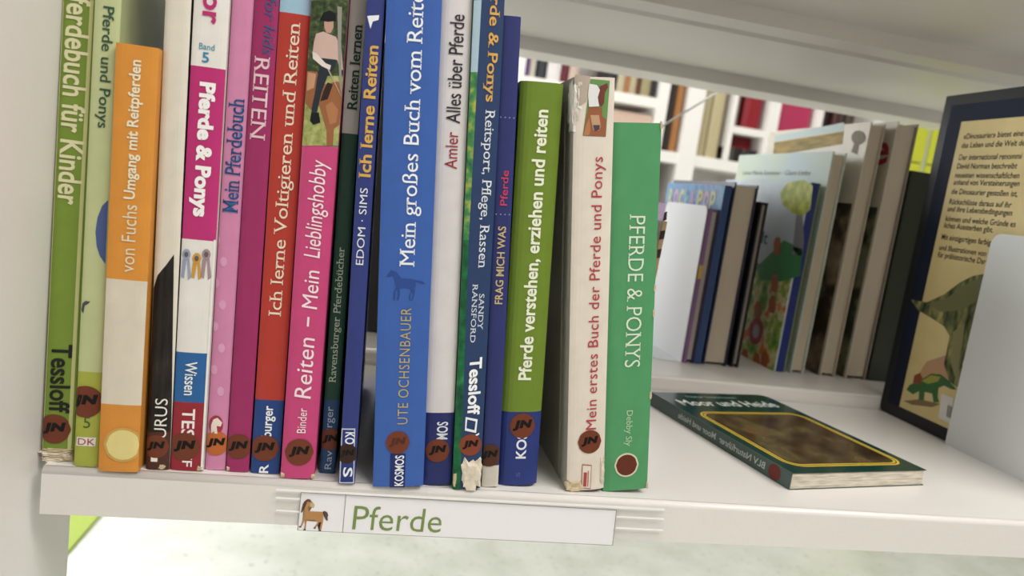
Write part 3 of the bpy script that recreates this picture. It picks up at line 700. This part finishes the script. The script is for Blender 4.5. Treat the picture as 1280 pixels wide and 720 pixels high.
for k in range(3): dsheet('barcode_bar', [(1185 + k * 2, 506 + k), (1186 + k * 2, 506.5 + k), (1184 + k * 2, 521 + k), (1183 + k * 2, 520.5 + k)], '#333333', .001)

be = empty('bookend', (.4505, .16, 0)); tag(be, 'large white metal bookend plate at the right edge, in front of the dinosaur book', 'bookend')
def plate(nm, y0, y1, z0, z1, x0, x1, r, m, parent):
    pts = [(y0, z0), (y1, z0)] + [(y1 - r + r * math.cos(a), z1 - r + r * math.sin(a)) for a in [i * math.pi / 16 for i in range(9)]] + \
          [(y0 + r * (1 - math.sin(a)), z1 - r + r * math.cos(a)) for a in [i * math.pi / 16 for i in range(9)]]
    bm = bmesh.new(); A = [bm.verts.new((x0, y, z)) for y, z in pts]; B = [bm.verts.new((x1, y, z)) for y, z in pts]
    bm.faces.new(A); bm.faces.new(B[::-1])
    for i in range(len(pts)): j = (i + 1) % len(pts); bm.faces.new((A[i], B[i], B[j], A[j]))
    return link(nm, fin(bm, nm), m, parent)
plate('plate', -.140, .003, .0002, .199, -.0055, -.0043, .010, mat('#d3d6d6', .45, 'paint'), be)
box('foot', (-.0055, -.138, .0000), (.0010, -.002, .0002), mat('#d3d6d6', .45, 'paint'), be)

# ------------------------------------------------------------------ books standing on the far side of the rack
ZB = .0150
G2 = 'books on the far side of the rack'
def back_book(name, label, x0, x1, H, D, side, fore, yn=.335, spine_near=None, spine_far=None, hard=True):
    """upright book at right angles to the shelf; page edges towards us unless spine_near is given"""
    o = empty(name, (x0, yn, ZB)); tag(o, label, 'book', G2); T = x1 - x0; t = .0018 if hard else .0007
    m = mat(side, .35)
    box('cover_board', (0, 0, .0001), (t, D, H), m, o); box('cover_board', (T - t, 0, .0001), (T, D, H), mat(spine_far or side, .35), o)
    box('pages', (t, .003 if hard else .0004, .003), (T - t, D - .002, H - .003), mat(fore, .8, 'pages'), o)
    if spine_near: box('spine', (t, -.0002, .0001), (T - t, .0018, H), mat(spine_near, .35), o)
    else: box('spine', (t, D - .0015, .0001), (T - t, D, H), m, o)
    def dec(nm, pts, c, k=1, mm=None):
        return sheet(nm, [at(x, y, 0, x0 - .0002 * k) - o.location for x, y in pts], mm or mat(c, .45, 'ink'), o)
    def clipdec(nm, y0, z0, y1, z1, c, k=1, mm=None):
        return sheet(nm, [(-.0002 * k, y0, z0), (-.0002 * k, y1, z0), (-.0002 * k, y1, z1), (-.0002 * k, y0, z1)], mm or mat(c, .45, 'ink'), o)
    return o, dec, clipdec
# white bookend
wb = empty('bookend', (.2515, .335, ZB)); tag(wb, 'white metal bookend plate on the far side, just right of the thick green book', 'bookend')
plate('plate', .0, .115, .0002, .1745, -.001, 0.0, .008, mat('#e9ebf0', .45, 'paint'), wb)
box('foot', (-.028, .002, .0000), (0, .110, .0002), mat('#e9ebf0', .45, 'paint'), wb)
o, dec, cd_ = back_book('book', 'thin purple book beside the far white bookend', .2525, .2655, .172, .15, '#8a5a94', '#b9b2ad', spine_far='#3f2250')
sheet('spine_print', [(0, -.0004, .03), (.0036, -.0004, .03), (.0036, -.0004, .07), (0, -.0004, .07)], mat('#b3627c', .4, 'ink'), o)
box('cover_band', (0, -.0006, .0001), (.0044, 0, .172), mat('#8c5f9a', .4), o)
box('yellow_tab', (0, -.0009, .095), (.0044, -.0006, .110), mat('#e0b73c', .4), o)
o, dec, cd_ = back_book('book', 'blue music book with colourful title letters peeping above the purple book', .2665, .2745, .199, .16, '#3f78b4', '#a9b6c4', hard=False, spine_near='#2b4a86')
cd_('cover_print', .0, .165, .16, .199, '', 1, ramp_mat('blue_swirl_print', [(.35, '#2c5fa8'), (.5, '#4f9bc8'), (.7, '#6a5aa6')], 60, .4))
for k, (ch, c) in enumerate((('R', '#d9d9a0'), ('o', '#d9b0d0'), ('c', '#d9d9a0'), ('k', '#9fd0d8'), ('&', '#c88fc8'), ('P', '#e0d070'), ('o', '#d8a8c0'), ('p', '#d9d9a0'))):
    lettering('lettering', ch, lambda x, y, k=k: (-.0006, .150 - .0165 * k - .014 * x - (k > 4) * .004, .170 + .022 * y), mat(c, .45, 'ink'), o, bold=.05)
cd_('cover_print', .0, .02, .05, .16, '#2a4f8f', 1)
o, dec, cd_ = back_book('book', 'thick navy hardback with a broad beige page block facing us', .2775, .3055, .204, .17, '#27305a', '#c9bcac', spine_far='#232a44')
o, dec, cd_ = back_book('book', 'thin black hardback with narrow grey page edges beside the thick navy one', .3120, .3205, .187, .16, '#1d2030', '#9d948b', spine_far='#17181f')
cd_('star_print', .02, .03, .03, .045, '#8a7a6a')
o, dec, cd_ = back_book('book', 'picture book with foxes and a green tree on its cover and a dark blue spine', .3655, .3790, .216, .20, '#c8d3dc', '#b8b08c', spine_near='#24388f', spine_far='#8f9c58')
SKY, = (ramp_mat('pale_sky_print', [(.3, '#b9c9da'), (.7, '#d8dee0')], 14, .45),)
cd_('sky_print', 0, .11, .20, .216, '', 1, SKY)
cd_('meadow_print', 0, .0, .20, .115, '', 1, ramp_mat('meadow_cover_print', [(.34, '#3f8a3c'), (.45, '#a3b84a'), (.53, '#e6e0b0'), (.62, '#d9762c')], 48, .45, 5))
dec('hill_print', [(945, 335), (960, 320), (980, 300), (1003, 312), (1000, 345), (975, 352), (950, 350)], '#3f9a58', 2)
dec('tree_print', [(992, 300), (996, 262), (1003, 262), (1005, 300), (1003, 320), (990, 318)], '#8b8a94', 2)
dec('tree_crown_print', [(975, 240), (985, 228), (1005, 225), (1016, 232), (1013, 262), (1003, 270), (990, 266), (978, 256)], '', 3, ramp_mat('tree_crown_print', [(.35, '#8a9a20'), (.65, '#c9cc48')], 90, .45))
dec('tree_crown_print', [(950, 268), (960, 262), (968, 285), (960, 300), (948, 292)], '#cfd7e4', 2)
for fx, fy in ((971, 305), (968, 352), (965, 378), (945, 450), (955, 448), (930, 445), (947, 385)):
    dec('fox_print', [(fx - 4, fy - 2), (fx - 1, fy - 9), (fx + 4, fy - 8), (fx + 5, fy + 4), (fx + 3, fy + 14), (fx - 4, fy + 12)], '#c96a35', 3)
dec('ring_print', ellipse(945, 414, 9, 17, 16, .1), '#c23c4a', 3); dec('ring_centre_print', ellipse(945, 414, 4, 9, 12, .1), '#b9b4b4', 4)
lettering('lettering', 'er spielt', lambda x, y: (-.0006, .150 - .085 * x, .135 + .020 * y), mat('#4a5a86', .5, 'ink'), o, bold=.02)
o, dec, cd_ = back_book('book', 'large pale blue board book with faint author line behind the fox book', .3860, .4030, .253, .215, '#c2cec4', '#cbbfaa', hard=True)
cd_('sky_print', 0, .0, .215, .253, '', 1, ramp_mat('pale_board_print', [(.35, '#b9ccd2'), (.65, '#c9cdb0')], 8, .45))
lettering('lettering', 'Lene Maria Sommer   Clara Liebe', lambda x, y: (-.0006, .195 - .16 * x, .226 + .006 * y), mat('#7f8a84', .5, 'ink'), o)
lettering('lettering', 'OHNE MEIN NACHBAR', lambda x, y: (-.0006, .200 - .17 * x, .206 + .010 * y), mat('#9aa695', .5, 'ink'), o, bold=.02)
o, dec, cd_ = back_book('book', 'tall cream book with a straw photo band and a brown head silhouette', .4245, .4435, .291, .215, '#cfc5b2', '#c8bba8', spine_far='#b5a994')
dec('straw_print', [(968, 178), (1055, 164), (1053, 180), (966, 195)], '', 1, ramp_mat('straw_print', [(.35, '#6b6330'), (.6, '#a48a4a')], 70, .5, 5, (1, .3, 2)))
dec('sky_print', [(968, 170), (1055, 153), (1055, 163), (968, 177)], '#b9c9c9', 1)
dec('silhouette_print', ellipse(1073, 172, 9, 9, 14) , '#7a6c58', 2); dec('silhouette_print', [(1068, 178), (1074, 180), (1071, 193), (1064, 190)], '#7a6c58', 2)
cd_('lower_print', .004, .0, .2, .20, '', 1, ramp_mat('umber_print', [(.4, '#3a2c22'), (.55, '#8d7a62'), (.7, '#b3a088')], 26, .5))
o, dec, cd_ = back_book('book', 'tall cream book with a red letter on its cover, next to the silhouette book', .4575, .4840, .297, .21, '#cbc2ae', '#c6baa8', spine_far='#8b8274')
lettering('lettering', 'e', lambda x, y: (-.0006, .034 - .030 * x, .248 + .026 * y), mat('#b32638', .5, 'ink'), o, bold=.04)
cd_('lower_print', .004, .0, .2, .20, '', 1, ramp_mat('grey_green_print', [(.4, '#3c4436'), (.55, '#8a8a6c'), (.7, '#6f7f90')], 26, .5))
o, dec, cd_ = back_book('book', 'dark green hardback beside the tall cream books', .4870, .5130, .246, .19, '#28301f', '#3f4434', spine_far='#1f261c', spine_near='#2b3323')
o, dec, cd_ = back_book('book', 'black green hardback standing behind the dinosaur book', .5150, .5400, .243, .19, '#20281e', '#4a4c3c', spine_far='#161d22', spine_near='#4a4a38')
o, dec, cd_ = back_book('book', 'near black hardback standing last in the far row', .5420, .575, .245, .19, '#151c22', '#2a2f30', spine_far='#151c22', spine_near='#161d22')

back_book('book', 'dark filler book added to shade the gap left of the broad blue book', -.125, -.045, .285, .19, '#2a2a2c', '#3a3835', spine_near='#2c2b2b')  # made-up book, dark so the gap in the front row looks shaded
# ------------------------------------------------------------------ the bookcase across the aisle
YF = 2.1
def fz(x, y): return at(x, y, 1, YF)
fc = empty('far_bookcase', (1.2, YF, FZ)); tag(fc, 'white bookcase with many compartments across the aisle', 'bookcase')
fo_ = Vector((1.2, YF, FZ))
def fbox(nm, a, b2, m=FARWHITE): return box(nm, Vector(a) - fo_, Vector(b2) - fo_, m, fc)
DF = .30; ZT = 1.05
def fx(px, py): return fz(px, py).x
ups = [(fx(826, 105), fx(839, 105)), (fx(862, 112), fx(884, 112)), (fx(957, 165), fx(971, 165)), (fx(1021, 148), fx(1029, 148))]
span = [(-.45, -.41), (.30, .34)] + ups + [(1.72, 1.76), (2.6, 2.64)]
for a, c in span: fbox('upright', (a, YF, FZ), (c, YF + DF, ZT))
fbox('back_panel', (-.41, YF + DF - .01, FZ), (2.6, YF + DF, ZT))
zA = fz(800, 119).z, fz(800, 132).z                    # shelf by the first upright
zB = fz(900, 199).z, fz(900, 213).z
zC = fz(935, 160).z, fz(935, 169).z
def fshelf(x0, x1, zt, zb): fbox('shelf', (x0, YF + .002, zb), (x1, YF + DF - .011, zt))
fshelf(-.41, .30, *zA); fshelf(.34, ups[0][0], *zA)
fshelf(ups[0][1], ups[1][0], *zB); fshelf(ups[1][1], ups[2][0], *zB); fshelf(ups[2][1], ups[3][0], *zB); fshelf(ups[3][1], 1.72, *zB); fshelf(1.76, 2.6, *zB)
fshelf(fx(914, 150), ups[2][0], *zC); fshelf(ups[2][1], ups[3][0], zC[0] - .012, zC[1] - .012)
fbox('divider', (fx(912, 160), YF, zB[0]), (fx(917, 160), YF + DF - .011, ZT))
for z in (.92, 0.0, -.36, -.70):
    xs = sorted(span)
    for (a, c), (d, e) in zip(xs, xs[1:]): fshelf(c, d, z + .03, z)
G3 = 'books in the far bookcase'
def far_book(px0, px1, ytop, zbase, col, label, fy=YF + .02, h=None, name='book'):
    a, c = fz(px0, ytop), fz(px1, ytop); s = (fy - CAM.y) / (YF - CAM.y)
    x0, x1, H = a.x, c.x, (a.z - zbase if h is None else h)
    for e0, e1 in span:                                  # stay inside the compartment
        mid = (x0 + x1) / 2
        if e0 > mid and x1 > e0 - .003: x1 = e0 - .003
        if e1 < mid and x0 < e1 + .003: x0 = e1 + .003
    D = .045 if name == 'book' and H < .06 else .17
    o = empty(name, (x0, fy, zbase)); tag(o, label, 'book', G3); T = x1 - x0; t = min(.003, T * .2)
    bm = bmesh.new()
    out = [(0, D), (0, .004), (T * .3, 0), (T * .7, 0), (T, .004), (T, D)]; inn = [(T - t, D), (T - t, .007), (t, .007), (t, D)]
    ring = out + inn; A = [bm.verts.new((x, y, 0.0003)) for x, y in ring]; B = [bm.verts.new((x, y, H)) for x, y in ring]
    bm.faces.new(A[::-1]); bm.faces.new(B)
    for i in range(len(ring)): j = (i + 1) % len(ring); bm.faces.new((A[i], A[j], B[j], B[i]))
    link('cover', fin(bm, 'cover'), mat(col, .4), o)
    box('pages', (t, .008, .004), (T - t, D - .004, H - .004), PAGES, o); return o
RA = [(766, 775.5, '#26262e', 'black'), (776, 786, '#c3b796', 'beige'), (787, 791.5, '#c07a3c', 'orange'), (792, 801, '#bcae8a', 'pale straw'), (802, 806, '#6e3a22', 'brown'), (807, 819, '#a69a70', 'khaki'), (820, 825, '#20242a', 'slim black')]
for x0, x1, c, nm in RA: far_book(x0, x1, 90, zA[0], c, nm + ' book in the far bookcase above the cream horse book', h=.19)
for x0, x1, c, nm in ((652, 664, '#6c3a86', 'purple'), (664.5, 672, '#c9c2b4', 'cream'), (674, 686, '#2a3038', 'dark grey'), (687, 704, '#dcd8d8', 'white'), (705, 714, '#6b1626', 'dark red'), (715, 727, '#c9b0a4', 'dusty pink')):
    far_book(x0, x1, 80, zA[0], c, nm + ' book in the far bookcase seen over the olive horse book', h=.2)
for x0, x1, c, nm in ((841, 849, '#3a2c26', 'dark brown'), (849.5, 858, '#b87a3c', 'orange brown')):
    far_book(x0, x1, 120, zB[0], c, nm + ' book between two posts of the far bookcase', h=.32)
for x0, x1, c, nm in ((886, 895, '#b9ac82', 'narrow tan'), (896.5, 911, '#c4b68c', 'broad tan')):
    far_book(x0, x1, 122, zB[0], c, nm + ' box file in the far bookcase beside the wide post', h=.285)
for x0, x1, c, nm, h in ((925, 930.5, '#8a7466', 'brown grey', .2), (936, 958, '#9c1024', 'broad dark red', .2)):
    far_book(x0, x1, 122, zC[0], c, nm + ' book in the far bookcase on the small upper shelf', h=h)
for k, (x0, x1, c) in enumerate(((907, 913, '#2a2422'), (914, 922, '#5a544c'), (923, 931, '#241c1e'), (932, 940, '#443c38'), (941, 950, '#1f1c20'))):
    far_book(x0, x1, 186, zB[0], c, ['slim black', 'dull grey', 'plum black', 'dark taupe', 'broad black'][k] + ' low book in front of the red folders far away', h=.05)
for x0, x1, nm in ((918, 928, 'small'), (929, 953, 'large')):
    far_book(x0, x1, 172, zB[0], '#a5122a', nm + ' red folder standing behind low dark books far away', fy=YF + .08, h=zC[1] - zB[0] - .003, name='folder')
far_book(975, 1020, 132, zC[0] - .012, '#c22a5e', 'wide magenta binder in the far bookcase', h=.2, name='binder')
for k, (x0, x1, c) in enumerate(((1031, 1040, '#2c2024'), (1047, 1054, '#5a3230'), (1055, 1063, '#3f2a2a'), (1064, 1074, '#4c3c34'))):
    far_book(x0, x1, 143, zB[0], c, ['black', 'maroon', 'dark brown', 'umber'][k] + ' book in the far bookcase over the cream back-row books', h=.30)
for x0, x1, c, nm in ((768, 819, '#d9b9a6', 'pinkish box'),):
    bx = box('storage_box', (fx(x0, 140), YF + .02, zA[1] - .19), (fx(x1, 140), YF + .22, zA[1] - .025), mat(c, .6)); tag(bx, 'pinkish storage box in the far bookcase above the green horse book', 'box')

# lime coloured things in the room
lc = empty('lime_cabinet', (1.9, 2.05, FZ)); tag(lc, 'lime yellow cabinet at the far right seen beside the dinosaur book', 'cabinet')
LIME = mat('#d9e010', .5); l0 = Vector((1.9, 2.05, FZ))
def cb(a, c, m, nm): return box(nm, Vector(a) - l0, Vector(c) - l0, m, lc, .003)
X0, X1, X2, X3 = [at(q, 185, 1, 1.955).x for q in (1130, 1157, 1164, 1200)]
cb((X0, 1.97, FZ), (X3, 2.08, .75), mat('#c8ccb4', .5), 'body')
cb((X0 + .004, 1.955, FZ + .03), (X1, 1.97, .47), LIME, 'door'); cb((X2, 1.955, FZ + .03), (X3 - .004, 1.97, .47), LIME, 'door')
cb((X0 + .004, 1.955, .475), (X1, 1.97, .74), LIME, 'door'); cb((X2, 1.955, .475), (X3 - .004, 1.97, .74), LIME, 'door')
A, B_, C_ = at(124, 644, 2, FZ + .008), at(91, 682, 2, FZ + .008), at(60, 600, 2, FZ + .008)
d1 = (A - B_).normalized(); n1 = Vector((-d1.y, d1.x, 0))
bm = bmesh.new(); q = [B_ - d1 * .5, A + d1 * .9, A + d1 * .9 + n1 * .7, B_ - d1 * .5 + n1 * .7]
bot = [bm.verts.new((p.x, p.y, FZ)) for p in q]; top = [bm.verts.new((p.x, p.y, FZ + .008)) for p in q]
bm.faces.new(bot[::-1]); bm.faces.new(top)
for i in range(4): j = (i + 1) % 4; bm.faces.new((bot[i], bot[j], top[j], top[i]))
tag(link('floor_mat', fin(bm, 'floor_mat'), mat('#a9c414', .6)), 'lime green floor mat whose corner shows under the shelf at bottom left', 'mat')
